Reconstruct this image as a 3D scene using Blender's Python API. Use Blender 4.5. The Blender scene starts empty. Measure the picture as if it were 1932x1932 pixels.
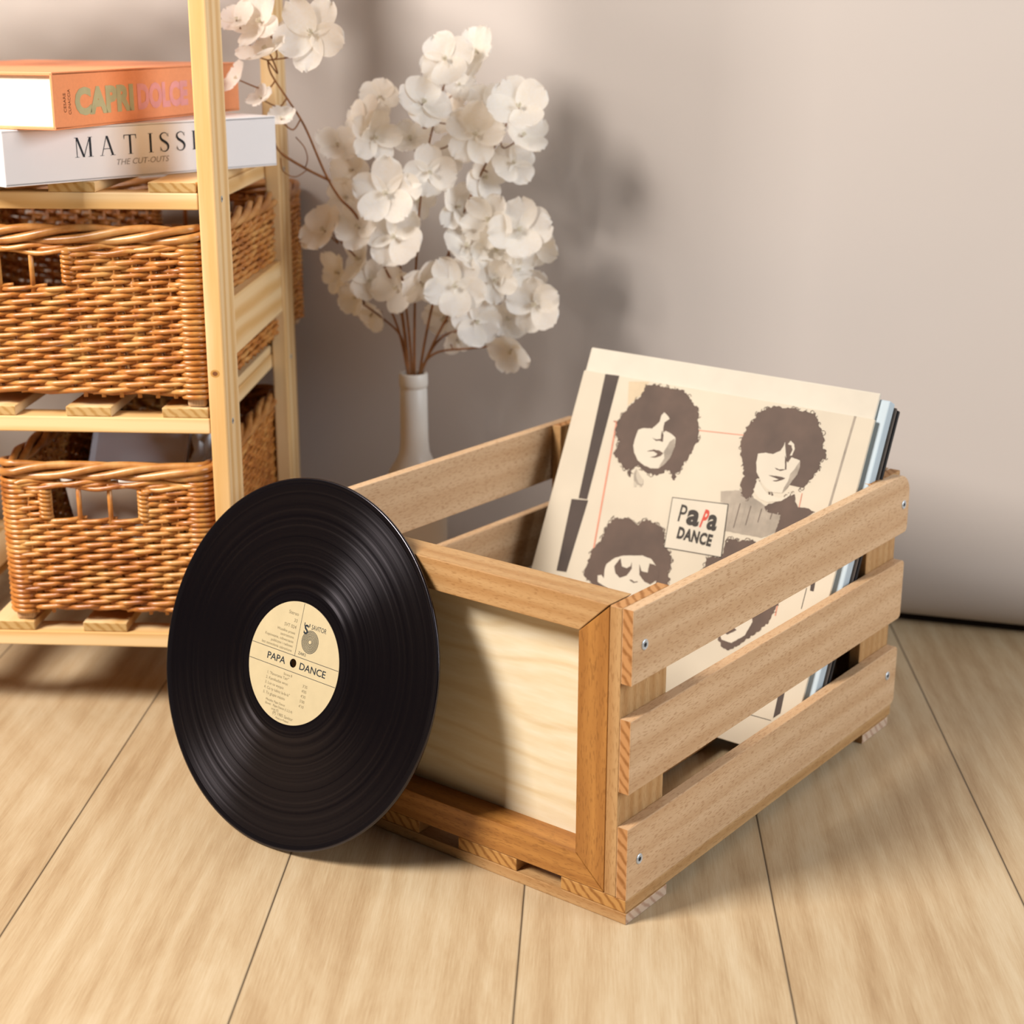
import bpy, bmesh, math, random
from mathutils import Vector, Matrix, Euler, noise
PI = math.pi
C = bpy.context.scene.collection
random.seed(7)

# ------------------------------------------------------------------ materials
K = 1.0                                             # how light the thing is compared with its sample colour
def sc(h):
    r, g, b = (int(h[i:i+2], 16)/255 for i in (0, 2, 4))
    f = lambda v: v/12.92 if v <= .04045 else ((v+.055)/1.055)**2.4
    return (K*f(r), K*f(g), K*f(b), 1)

class NT:
    def __init__(s, name):
        s.m = bpy.data.materials.new(name); s.m.use_nodes = True
        s.t = s.m.node_tree; s.t.nodes.clear()
        s.out = s.n('ShaderNodeOutputMaterial'); s.b = s.n('ShaderNodeBsdfPrincipled')
        s.l(s.b.outputs[0], s.out.inputs[0])
    def n(s, k, **kw):
        o = s.t.nodes.new(k)
        for a, v in kw.items(): setattr(o, a, v)
        return o
    def l(s, a, b): s.t.links.new(a, b)
    def val(s, node, **kw):
        for k, v in kw.items(): node.inputs[k.replace('_', ' ')].default_value = v
    def ramp(s, fac, pts):
        r = s.n('ShaderNodeValToRGB'); e = r.color_ramp.elements
        while len(e) < len(pts): e.new(.5)
        for el, (p, c) in zip(e, pts): el.position = p; el.color = c
        s.l(fac, r.inputs[0]); return r.outputs[0]
    def mix(s, a, b, fac, mode='MIX'):
        m = s.n('ShaderNodeMix', data_type='RGBA', blend_type=mode)
        for i, v in ((0, fac), (6, a), (7, b)):
            if hasattr(v, 'links'): s.l(v, m.inputs[i])
            else: m.inputs[i].default_value = v
        return m.outputs[2]
    def math(s, op, a, b=None, c=None, clamp=False):
        m = s.n('ShaderNodeMath', operation=op, use_clamp=clamp)
        for i, v in enumerate((a, b, c)):
            if v is None: continue
            if hasattr(v, 'links'): s.l(v, m.inputs[i])
            else: m.inputs[i].default_value = v
        return m.outputs[0]
    def coords(s, scale=(1, 1, 1), rnd=True, kind='Object'):
        tc = s.n('ShaderNodeTexCoord'); mp = s.n('ShaderNodeMapping'); mp.inputs['Scale'].default_value = scale
        s.l(tc.outputs[kind], mp.inputs[0])
        if rnd:
            oi = s.n('ShaderNodeObjectInfo'); c = s.n('ShaderNodeCombineXYZ')
            for i, k in enumerate((7.3, 13.1, 19.7)): s.l(s.math('MULTIPLY', oi.outputs['Random'], k), c.inputs[i])
            s.l(c.outputs[0], mp.inputs['Location'])
        return mp.outputs[0]
    def noise(s, vec, scale, detail=4, rough=.55, dist=0):
        t = s.n('ShaderNodeTexNoise'); s.l(vec, t.inputs['Vector'])
        s.val(t, Scale=scale, Detail=detail, Roughness=rough, Distortion=dist); return t.outputs['Fac']
    def bump(s, h, strength=.3, dist=.001):
        b = s.n('ShaderNodeBump'); b.inputs['Strength'].default_value = strength; b.inputs['Distance'].default_value = dist
        s.l(h, b.inputs['Height']); s.l(b.outputs[0], s.b.inputs['Normal'])
    def base(s, c, rough=.5, spec=.5):
        if hasattr(c, 'links'): s.l(c, s.b.inputs['Base Color'])
        else: s.b.inputs['Base Color'].default_value = c
        s.b.inputs['Roughness'].default_value = rough; s.b.inputs['Specular IOR Level'].default_value = spec

def plain(name, h, rough=.6, spec=.4, var=.06, scale=60, bump=0, sheen=0):
    t = NT(name); v = t.coords(); f = t.noise(v, scale, 3)
    c = sc(h); d = tuple(max(0, k*(1-var*3)) for k in c[:3])+(1,)
    t.base(t.ramp(f, [(.3, d), (.7, c)]), rough, spec)
    if bump: t.bump(t.noise(v, scale*5, 4), bump, .0006)
    if sheen: t.b.inputs['Sheen Weight'].default_value = sheen
    return t.m

def wood(name, light, dark, axis, rings=22, fleck=.5, streak=.5, rough=.5, fleck_col=None, knots=0):
    """planed wood, grain along the axis; a random offset per object"""
    t = NT(name); a = 'xyz'.index(axis)
    sv = [1, 1, 1]; sv[a] = .05
    v = t.coords(tuple(sv))
    n1 = t.noise(v, 90, 5, .6, .4); n2 = t.noise(v, 420, 3, .6)
    sw = [1, 1, 1]; sw[a] = .11
    v2 = t.coords(tuple(sw)); w = t.n('ShaderNodeTexWave', wave_type='RINGS', rings_direction='XYZ'[a])
    t.l(v2, w.inputs[0]); t.val(w, Scale=rings, Distortion=3.2, Detail=2, Detail_Scale=1.6, Detail_Roughness=.5)
    f = t.math('ADD', t.math('MULTIPLY', n1, 1-streak), t.math('MULTIPLY', w.outputs['Fac'], streak))
    f = t.math('ADD', t.math('MULTIPLY', f, .8), t.math('MULTIPLY', n2, .25))
    col = t.ramp(f, [(.2, sc(dark)), (.75, sc(light))])
    if fleck:
        sf = [1, 1, 1]; sf[a] = .16
        v3 = t.coords(tuple(sf)); vo = t.noise(v3, 1050, 1, .4)
        fl = t.ramp(vo, [(.57, (0, 0, 0, 1)), (.66, (1, 1, 1, 1))])
        col = t.mix(col, sc(fleck_col or dark), t.math('MULTIPLY', fl, fleck))
    if knots:
        kv = t.coords((6, 6, 3.2)); vr = t.n('ShaderNodeTexVoronoi'); t.l(kv, vr.inputs[0]); t.val(vr, Scale=1.0, Randomness=1)
        k = t.ramp(vr.outputs['Distance'], [(.03, (1, 1, 1, 1)), (.06, (0, 0, 0, 1))])
        col = t.mix(col, sc('8a5a2a'), k)
    t.base(col, rough, .35); t.bump(n2, .12, .0004)
    return t.m

def endgrain(name, light, dark):
    t = NT(name); v = t.coords((1, 1, 1))
    w = t.n('ShaderNodeTexWave', wave_type='BANDS', bands_direction='DIAGONAL'); t.l(v, w.inputs[0])
    t.val(w, Scale=62, Distortion=3.5, Detail=3, Detail_Scale=.9)
    f = t.math('ADD', t.math('MULTIPLY', w.outputs['Fac'], .7), t.math('MULTIPLY', t.noise(v, 300, 3), .4))
    t.base(t.ramp(f, [(.15, sc(dark)), (.6, sc(light))]), .6, .25); return t.m

M = {}
for ax in 'xyz':
    K = .76
    M['beech_'+ax] = wood('beech wood '+ax, 'e7c39b', 'cda276', ax, 13, .5, .30, .5, 'a9784a')
    K = .66
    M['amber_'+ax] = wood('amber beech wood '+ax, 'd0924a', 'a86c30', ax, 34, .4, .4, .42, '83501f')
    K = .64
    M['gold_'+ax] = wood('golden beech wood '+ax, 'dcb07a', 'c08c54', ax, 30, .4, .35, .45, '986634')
    K = .90
    M['pine_'+ax] = wood('pine wood '+ax, 'f0cf9c', 'deb070', ax, 16, 0, .75, .5, knots=0)
K = .72
M['beech_end'] = endgrain('beech end grain', 'cf9862', 'a06a38')
M['amber_end'] = endgrain('amber end grain', 'cf9a58', '9c6630')
M['pale_end'] = endgrain('pale end grain', 'd8bda4', 'b8937a')
M['pine_end'] = endgrain('pine end grain', 'dcb578', 'c1914e')
K = .82
t = NT('birch plywood'); v = t.coords((1, 1, 2.6), False)
w = t.n('ShaderNodeTexWave', wave_type='BANDS', bands_direction='Z'); t.l(v, w.inputs[0]); t.val(w, Scale=3.6, Distortion=9, Detail=3, Detail_Scale=.9, Detail_Roughness=.5)
thin = t.ramp(w.outputs['Fac'], [(0, sc('e0c79c')), (.08, sc('ecdab6')), (.5, sc('efe2c6')), (1, sc('e8d5b0'))])
t.base(t.mix(thin, t.ramp(t.noise(t.coords((.15, 1, 1), False), 260, 4), [(.3, sc('e4d0aa')), (.7, sc('f2e7cf'))]), .4), .55, .3); M['ply'] = t.m

K = .66
# floor: oak planks that run along Y, one tint and grain per plank
t = NT('oak floor planks'); tc = t.n('ShaderNodeTexCoord'); sx = t.n('ShaderNodeSeparateXYZ'); t.l(tc.outputs['Object'], sx.inputs[0])
q = t.math('DIVIDE', t.math('ADD', sx.outputs[0], 10*.19+.046), .19)
idx = t.math('FLOOR', q); fr = t.math('FRACT', q)
edge = t.math('MINIMUM', fr, t.math('SUBTRACT', 1.0, fr))
seam = t.ramp(edge, [(.0022, (1, 1, 1, 1)), (.0048, (0, 0, 0, 1))])
wn = t.n('ShaderNodeTexWhiteNoise', noise_dimensions='1D'); t.l(idx, wn.inputs['W'])
off = t.n('ShaderNodeCombineXYZ'); t.l(t.math('MULTIPLY', wn.outputs['Value'], 40), off.inputs[1]); t.l(t.math('MULTIPLY', idx, 3.7), off.inputs[2])
va = t.n('ShaderNodeVectorMath', operation='ADD'); t.l(tc.outputs['Object'], va.inputs[0]); t.l(off.outputs[0], va.inputs[1])
def fmap(scale):
    mp = t.n('ShaderNodeMapping'); mp.inputs['Scale'].default_value = scale; t.l(va.outputs[0], mp.inputs[0]); return mp.outputs[0]
g1 = t.noise(fmap((1, .07, 1)), 34, 6, .62, .6); g2 = t.noise(fmap((1, .035, 1)), 700, 5, .75); g3 = t.noise(fmap((1, .30, 1)), 7.5, 5, .6, 2.2)
ww = t.n('ShaderNodeTexWave', wave_type='BANDS', bands_direction='X'); t.l(fmap((1, .16, 1)), ww.inputs[0]); t.val(ww, Scale=13, Distortion=9, Detail=3, Detail_Scale=1.0)
f = t.math('ADD', t.math('MULTIPLY', g1, .34), t.math('ADD', t.math('MULTIPLY', g3, .42), t.math('ADD', t.math('MULTIPLY', g2, .42), t.math('MULTIPLY', ww.outputs['Fac'], .07))))
col = t.ramp(f, [(.36, sc('a48463')), (.50, sc('c6a77f')), (.62, sc('d8bd96')), (.78, sc('e8d3b0'))])
vk = t.n('ShaderNodeTexVoronoi'); t.l(fmap((5.3, 3.1, 1)), vk.inputs[0]); t.val(vk, Scale=1.0)
kd = t.math('ADD', vk.outputs['Distance'], t.math('MULTIPLY', t.noise(fmap((1, 1, 1)), 55, 3), .05))
kn = t.ramp(kd, [(.055, (1, 1, 1, 1)), (.115, (0, 0, 0, 1))])
col = t.mix(col, sc('a07c56'), t.math('MULTIPLY', kn, .6))
K = 1.0
tint = t.ramp(wn.outputs['Value'], [(0, (.93, .90, .87, 1)), (1, (1.0, 1.0, 1.0, 1))])
col = t.mix(col, tint, 1.0, 'MULTIPLY'); col = t.mix(col, sc('2a1c10'), seam)
t.base(col, .48, .35)
t.bump(t.math('SUBTRACT', t.math('MULTIPLY', g2, .35), t.math('MULTIPLY', seam, 2.0)), .25, .0008); M['floor'] = t.m

K = .80
M['wall'] = plain('beige painted wall', 'd1c8c2', .85, .15, .012, 3)
M['knot'] = plain('wood knot', '8a5530', .6, .3); M['pine_ring'] = plain('orange pine ring', 'd9a055', .5, .3)
M['gap_shade'] = plain('painted gap shade', '2a211c', .9, .1)  # near black colour standing in for the shade under the wall foot
K = .80
t = NT('willow wicker'); v = t.coords(); f = t.noise(v, 38, 4, .6)
t.base(t.ramp(f, [(.3, sc('9a5620')), (.48, sc('c9803a')), (.7, sc('e0a860'))]), .33, .55); t.bump(t.noise(v, 600, 2), .1, .0003); M['wicker'] = t.m
t = NT('brown rim willow'); v = t.coords(); f = t.noise(v, 38, 4, .6)  # slightly duller willow brown for the rims
t.base(t.ramp(f, [(.3, sc('9c5f2b')), (.5, sc('c58545')), (.7, sc('dba464'))]), .33, .55); M['rim'] = t.m
K = .9
M['ceramic'] = plain('off white ceramic', 'e3ddd4', .38, .45, .02, 12)
M['stem'] = plain('brown wire stem', '9a6436', .6, .3, .15, 80)
K = 1.0
t = NT('white silk petals'); v = t.coords(); f = t.noise(v, 14, 2)
t.base(t.ramp(f, [(.25, sc('fbf5ea')), (.6, sc('fffdfa'))]), .7, .2)
tr = t.n('ShaderNodeBsdfTranslucent'); tr.inputs[0].default_value = sc('fff9ee'); ms = t.n('ShaderNodeMixShader'); ms.inputs[0].default_value = .42
t.l(t.b.outputs[0], ms.inputs[1]); t.l(tr.outputs[0], ms.inputs[2]); t.l(ms.outputs[0], t.out.inputs[0]); M['petal'] = t.m
M['stamen'] = plain('cream stamens', 'e9e0c8', .6, .3)
M['metal'] = NT('zinc screw metal').m; b = M['metal'].node_tree.nodes['Principled BSDF']
b.inputs['Base Color'].default_value = sc('c3cbd2'); b.inputs['Metallic'].default_value = .55; b.inputs['Roughness'].default_value = .4
M['hole'] = plain('dark recess', '15202a', .6, .2)
M['orange'] = plain('orange cloth cover', 'ee9a6a', .55, .35, .02, 400, .1)
M['pages'] = plain('book pages', 'fbf3e8', .8, .2, .02, 300)
M['white_cover'] = plain('white book cover', 'ece9ea', .42, .4, .008, 20)
M['ink'] = plain('black ink', '1b2430', .6, .3)
M['grey_ink'] = plain('grey ink', 'a39b98', .6, .3)
M['sage_ink'] = plain('sage green foil', 'b7b48c', .5, .4)
M['pink_ink'] = plain('pink foil', 'ee9f9b', .45, .4)
M['brown_ink'] = plain('brown ink', '7c4a2a', .6, .3)
K = .69
M['sleeve'] = plain('cream card sleeve', 'ecdfc8', .6, .3, .05, 9)
M['cream2'] = plain('plain cream card', 'ece3d2', .65, .25, .025, 30)
M['hair'] = plain('brown print', '6d574a', .62, .3, .10, 30)
M['skin'] = plain('pale print', 'ebe0cc', .62, .3, .03, 20)
M['mid'] = plain('grey brown print', 'c3b5a3', .62, .3, .12, 50)
M['fog'] = plain('faint grey print', 'ddd0bb', .62, .3, .06, 40)
M['patch'] = plain('tan stained print', 'e8d2b0', .62, .3, .05, 40)
M['bar'] = plain('dark brown print', '4f4038', .62, .3, .08, 30)
M['red'] = plain('coral red print', 'f0a184', .62, .3)
M['redtype'] = plain('red print', 'e0513c', .62, .3)
M['type'] = plain('black brown print', '3a3129', .62, .3)
K = .85
M['blue_card'] = plain('light blue card', 'bcccd6', .55, .35, .02, 20)
M['black_card'] = plain('black card', '16161a', .5, .35)
M['grey_card'] = plain('grey brown card', '6a6058', .6, .3)
K = .58
M['paper_label'] = plain('cream label paper', 'ead8ae', .6, .3, .02, 90)
M['label_ink'] = plain('dark label ink', '23303a', .6, .3)
M['faint_ink'] = plain('pale label ink', '9a8d6c', .6, .3)
K = 1.0
M['tray'] = plain('grey plastic', 'f4f2fa', .4, .4, .02, 8)
M['tub'] = plain('off white plastic', 'f3ebe2', .4, .4, .02, 8)
M['cloth'] = plain('white cloth', 'f0f4f8', .85, .15, .04, 30, .2)
M['brown'] = plain('dark brown cloth', '4a3024', .85, .15, .1, 40, .2)
M['green'] = plain('dark green card', '1f4a3c', .6, .3)

# vinyl: grooves as an anisotropic gloss that turns with the disc
t = NT('black vinyl'); tc = t.n('ShaderNodeTexCoord'); ln = t.n('ShaderNodeVectorMath', operation='LENGTH')
sp = t.n('ShaderNodeVectorMath', operation='MULTIPLY'); sp.inputs[1].default_value = (1, 1, 0)
t.l(tc.outputs['Object'], sp.inputs[0]); t.l(sp.outputs[0], ln.inputs[0]); r = ln.outputs['Value']
n1 = t.n('ShaderNodeTexNoise', noise_dimensions='1D'); t.l(r, n1.inputs['W']); t.val(n1, Scale=220, Detail=5, Roughness=.7)
t.base((.0020, .0014, .0021, 1), .3, .7); t.b.inputs['Specular Tint'].default_value = (.95, .88, 1, 1); t.b.inputs['Anisotropic Rotation'].default_value = .25
rr = t.ramp(n1.outputs['Fac'], [(.3, (.13,)*3+(1,)), (.7, (.27,)*3+(1,))]); t.l(rr, t.b.inputs['Roughness'])
inside = t.math('MULTIPLY', t.math('GREATER_THAN', r, .0600), t.math('LESS_THAN', r, .1450))
t.l(t.math('MULTIPLY', inside, .93), t.b.inputs['Anisotropic'])
tg = t.n('ShaderNodeTangent', direction_type='RADIAL', axis='Z'); t.l(tg.outputs[0], t.b.inputs['Tangent'])
bp = t.math('ADD', n1.outputs['Fac'], t.math('MULTIPLY', t.noise(tc.outputs['Object'], 6, 2), .2))
M['vinyl'] = t.m

# ------------------------------------------------------------------ geometry helpers
class MB:
    """collects shapes with material slots and links them as ONE mesh object"""
    def __init__(s): s.v, s.f, s.mi, s.sm, s.mats = [], [], [], [], []
    def slot(s, m):
        if m not in s.mats: s.mats.append(m)
        return s.mats.index(m)
    def add(s, vs, fs, m, smooth=False):
        o = len(s.v); s.v += [tuple(p) for p in vs]; k = s.slot(m)
        for f in fs: s.f.append(tuple(o+i for i in f)); s.mi.append(k); s.sm.append(smooth)
    def box(s, x0, x1, y0, y1, z0, z1, m, end=None, axis=None, bev=0, mx=None):
        """a bevelled box; faces across the axis take the end material"""
        bm = bmesh.new(); bmesh.ops.create_cube(bm, size=1)
        bmesh.ops.scale(bm, vec=(abs(x1-x0), abs(y1-y0), abs(z1-z0)), verts=bm.verts)
        bmesh.ops.translate(bm, vec=((x0+x1)/2, (y0+y1)/2, (z0+z1)/2), verts=bm.verts)
        if bev: bmesh.ops.bevel(bm, geom=bm.edges[:], offset=bev, segments=2, affect='EDGES', profile=.5)
        s.bm(bm, m, end, axis, mx)
    def bm(s, bm, m, end=None, axis=None, mx=None, smooth=False):
        bm.normal_update(); bm.verts.index_update(); o = len(s.v)
        a, e = s.slot(m), (s.slot(end) if end else 0)
        ns = [f.normal.copy() for f in bm.faces]
        s.v += [tuple(mx @ v.co) if mx else tuple(v.co) for v in bm.verts]
        for f, n in zip(bm.faces, ns):
            s.f.append(tuple(o+v.index for v in f.verts)); s.sm.append(smooth)
            s.mi.append(e if end and abs(n['xyz'.index(axis)]) > .9 else a)
        bm.free()
    def prism(s, pts, fn, d0, d1, m, bev=0, mats=None, smooth=False):
        """outline pts (2-D) -> fn(u, v, d) extruded from d0 to d1"""
        n = len(pts); vs = [fn(u, v, d0) for u, v in pts]+[fn(u, v, d1) for u, v in pts]
        s.add(vs, [tuple(range(n))[::-1], tuple(range(n, 2*n))], m)
        s.add(vs, [(i, (i+1) % n, n+(i+1) % n, n+i) for i in range(n)], mats or m, smooth)
    def tube(s, pts, rad, m, sides=8, closed=False, cap=True):
        n = len(pts); pts = [Vector(p) for p in pts]; rs = rad if isinstance(rad, (list, tuple)) else [rad]*n
        vs = []; up = Vector((0, 0, 1)); last = None
        for i, p in enumerate(pts):
            d = (pts[(i+1) % n]-pts[i-1]) if closed else (pts[min(i+1, n-1)]-pts[max(i-1, 0)])
            if d.length < 1e-9: d = Vector((0, 0, 1))
            d.normalize()
            if last is None: last = d.orthogonal() if abs(d.z) > .9 else up.cross(d)
            a = (last-d*last.dot(d)); a = a.normalized() if a.length > 1e-6 else d.orthogonal().normalized(); last = a; b = d.cross(a)
            vs += [p+rs[i]*(math.cos(2*PI*k/sides)*a+math.sin(2*PI*k/sides)*b) for k in range(sides)]
        fs = []
        for i in range(n if closed else n-1):
            j = (i+1) % n
            fs += [(i*sides+k, i*sides+(k+1) % sides, j*sides+(k+1) % sides, j*sides+k) for k in range(sides)]
        if cap and not closed: fs += [tuple(range(sides))[::-1], tuple((n-1)*sides+k for k in range(sides))]
        s.add(vs, fs, m, True)
    def lathe(s, prof, m, seg=64, smooth=True, mats=None):
        vs = []; n = len(prof)
        for k in range(seg):
            a = 2*PI*k/seg; vs += [(r*math.cos(a), r*math.sin(a), z) for r, z in prof]
        for i in range(n-1):
            s.add([], [], m)
        o = len(s.v); s.v += vs
        for i in range(n-1):
            k_ = s.slot(mats[i] if mats else m)
            for k in range(seg):
                j = (k+1) % seg
                s.f.append((o+k*n+i, o+j*n+i, o+j*n+i+1, o+k*n+i+1)); s.mi.append(k_); s.sm.append(smooth)
    def text(s, body, fn, m, size, x, y, align='LEFT', bold=0, sx=1, shear=0, space=1, width=None):
        c = bpy.data.curves.new('t', 'FONT'); c.body = body; c.size = size; c.align_x = align; c.offset = bold; c.shear = shear
        c.space_character = space; c.resolution_u = 3
        o = bpy.data.objects.new('t', c); C.objects.link(o); dg = bpy.context.evaluated_depsgraph_get(); dg.update()
        me = bpy.data.meshes.new_from_object(o.evaluated_get(dg)); C.objects.unlink(o); bpy.data.objects.remove(o)
        if width and me.vertices:
            xs = [v.co.x for v in me.vertices]; w = max(xs)-min(xs); sx = width/w
            x = x-min(xs)*sx
        vs = [fn(x+v.co.x*sx, y+v.co.y) for v in me.vertices]
        s.add(vs, [tuple(p.vertices) for p in me.polygons], m); bpy.data.meshes.remove(me)
    def build(s, name, parent=None, loc=None, rot=None, bev=0):
        me = bpy.data.meshes.new(name); me.from_pydata(s.v, [], s.f)
        for m in s.mats: me.materials.append(m)
        me.polygons.foreach_set('material_index', s.mi); me.polygons.foreach_set('use_smooth', s.sm); me.update()
        o = bpy.data.objects.new(name, me); C.objects.link(o)
        if parent: o.parent = parent
        if loc is not None: o.location = loc
        if rot is not None: o.rotation_euler = rot
        return o

def tag(o, label=None, cat=None, group=None, kind=None):
    for k, v in (('label', label), ('category', cat), ('group', group), ('kind', kind)):
        if v: o[k] = v
    return o
def empty(name, loc=(0, 0, 0), rz=0, **kw):
    o = bpy.data.objects.new(name, None); C.objects.link(o); o.location = loc; o.rotation_euler = (0, 0, rz); o.empty_display_size = .05
    return tag(o, **kw)
def copy_tree(o, parent=None):
    c = o.copy(); C.objects.link(c); c.parent = parent
    for ch in list(o.children): copy_tree(ch, c)
    return c

# ------------------------------------------------------------------ camera
def cam_rows(yaw, pitch, roll):
    cy, sy, cp, sp = math.cos(yaw), math.sin(yaw), math.cos(pitch), math.sin(pitch)
    f = Vector((-sy*cp, cy*cp, -sp)); r = Vector((cy, sy, 0)); d = f.cross(r)
    return math.cos(roll)*r+math.sin(roll)*d, -math.sin(roll)*r+math.cos(roll)*d, f
r_, d_, f_ = cam_rows(.05118, .29927, -.00279)
cam = bpy.data.objects.new('camera', bpy.data.cameras.new('camera')); C.objects.link(cam)
cam.matrix_world = Matrix.Translation((0, 0, .645)) @ Matrix((r_, -d_, -f_)).transposed().to_4x4()
cam.data.sensor_width = 36; cam.data.lens = 3038.2/1932*36; cam.data.clip_start = .05
cam.data.dof.use_dof = True; cam.data.dof.focus_distance = 1.27; cam.data.dof.aperture_fstop = 6.3
bpy.context.scene.camera = cam
# ------------------------------------------------------------------ the room

b = MB(); b.add([(-1.6, -.4, 0), (2.2, -.4, 0), (2.2, 2.6, 0), (-1.6, 2.6, 0), (-1.6, -.4, -.02), (2.2, -.4, -.02), (2.2, 2.6, -.02), (-1.6, 2.6, -.02)],
      [(0, 1, 2, 3), (7, 6, 5, 4), (0, 4, 5, 1), (1, 5, 6, 2), (2, 6, 7, 3), (3, 7, 4, 0)], M['floor'])
tag(b.build('floor'), kind='structure')
# wall: one smooth sheet whose foot rolls back above a dark gap
WP, WD = Vector((.340, 1.678, 0)), Vector((1, -.246, 0)).normalized()
WN = Vector((-WD.y, WD.x, 0))                       # points away from the camera
def wall_y(x): return WP.y+(x-WP.x)*WD.y/WD.x
prof = [(0, 1.7)]+[(0, z) for z in (.6, .2, .08)]
prof += [(.030-.030*math.cos(a), .075-.066*math.sin(a)) for a in [i*PI/2/10 for i in range(11)]]+[(.045, .009), (.045, 1.7)]
b = MB(); n = len(prof); ends = (-2.1, 1.8)
vs = [WP+WD*e+WN*o+Vector((0, 0, z)) for e in ends for o, z in prof]
b.add(vs, [(i, i+1, n+i+1, n+i) for i in range(n-1)]+[(n-1, 0, n, 2*n-1)], M['wall'], True)
b.add(vs, [tuple(range(n))[::-1], tuple(range(n, 2*n))], M['wall'])
tag(b.build('wall_back'), kind='structure')
b = MB(); vs = [WP+WD*e+WN*o+Vector((0, 0, z)) for e in (-2.1, 1.8) for o, z in ((.033, 0), (.044, 0), (.044, .0085), (.033, .0085))]  # dark strip painting the shade in the gap below the wall
b.add(vs, [(0, 3, 2, 1), (4, 5, 6, 7), (0, 1, 5, 4), (1, 2, 6, 5), (2, 3, 7, 6), (3, 0, 4, 7)], M['gap_shade'])
tag(b.build('gap_shade_back'), kind='structure')

# ------------------------------------------------------------------ wooden crate (front corner at its own origin, local -x runs along the front)
A = .60381; OX, OY = .0313, 1.0541
crate = empty('wooden_crate', (OX, OY, 0), -A, label='slatted beech wood crate standing on the floor with record sleeves inside', cat='crate')
Wd, L, H1, HB, ZT = .370, .458, .0089, .0198, .2485
TS, TP, DF, WF, WS = .0097, .0104, .0287, .0250, .0264
def cb(name, X0, X1, Y0, Y1, Z0, Z1, m, end=None, axis=None, bev=.0006, parent=crate, label=None):
    b = MB(); b.box(-X1, -X0, Y0, Y1, Z0, Z1, m, end, axis, bev)
    o = b.build(name, parent); tag(o, label); return o
for y0, y1 in ((0, .0563), (.394, .4475)):
    cb('foot_batten', 0, Wd, y0, y1, 0, H1, M['gold_x'], M['pale_end'], 'x')
for x0, x1 in ((.0008, .060), (.1023, .1610), (.2020, .2607), (.3080, .3692)):
    cb('bottom_board', x0, x1, .0004, L-.004, H1, HB, M['gold_y'], M['amber_end'], 'y', .0009)
for X0, s in ((0, 1), (Wd, -1)):
    xa, xb = sorted((X0, X0+s*TS)); xc, xd = sorted((X0+s*TS, X0+s*(TS+TP)))
    for y0, y1 in ((0, .0616), (.3960, .4555)):
        b = MB(); b.box(-xd, -xc, y0, y1, HB, ZT, M['gold_z'], M['beech_end'], 'z', .0007)
        o = b.build('corner_post', crate)
    for k, (z0, z1) in enumerate(((HB+.0004, .0783), (.1064, .1641), (.1915, ZT))):
        # side slat outline with its far corners rounded
        rt = .022 if k == 2 else .006; rb = .005; pts = [(0, z0)]
        pts += [(L-rb+rb*math.sin(a), z0+rb-rb*math.cos(a)) for a in [i*PI/10 for i in range(6)]]
        pts += [(L-rt+rt*math.cos(a), z1-rt+rt*math.sin(a)) for a in [i*PI/20 for i in range(11)]]
        pts += [(0, z1)]
        bm = bmesh.new(); va = [bm.verts.new((-xb, y, z)) for y, z in pts]; vb = [bm.verts.new((-xa, y, z)) for y, z in pts]; n = len(pts)
        bm.faces.new(va[::-1]); bm.faces.new(vb)
        for i in range(n): bm.faces.new((va[i], va[(i+1) % n], vb[(i+1) % n], vb[i]))
        bmesh.ops.recalc_face_normals(bm, faces=bm.faces[:])
        ed = [e for e in bm.edges if abs(e.verts[0].co.x-e.verts[1].co.x) < 1e-6]
        bmesh.ops.bevel(bm, geom=ed, offset=.0007, segments=2, affect='EDGES', profile=.5)
        b = MB(); b.bm(bm, M['beech_y'], M['beech_end'], 'y')
        b.build('side_slat', crate)
    for Y, Z in ((.0150, .2190), (.0158, .0485), (.4463, .2196), (.4391, .0534)):
        b = MB(); n = 20; x = -X0+s*.0002
        ring = lambda r, dx: [(x+s*dx, Y+r*math.cos(2*PI*k/n), Z+r*math.sin(2*PI*k/n)) for k in range(n)]
        vs = ring(.0041, -.0015)+ring(.0041, .0002)+ring(.0036, .0006)+ring(.0021, .0004)
        fs = [(j*n+i, j*n+(i+1) % n, (j+1)*n+(i+1) % n, (j+1)*n+i) for j in range(3) for i in range(n)]
        b.add(vs, fs, M['metal'], False)
        star = [(x-s*.0001+s*.0004, Y+(.0021 if k % 2 else .0013)*math.cos(2*PI*k/12), Z+(.0021 if k % 2 else .0013)*math.sin(2*PI*k/12)) for k in range(12)]
        b.add(ring(.0021, .00035), [tuple(range(n))], M['metal']); b.add([(v[0]+s*.0003, v[1], v[2]) for v in star], [tuple(range(12))], M['hole'])
        tag(b.build('screw', crate), 'zinc screw head with star recess')
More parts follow.
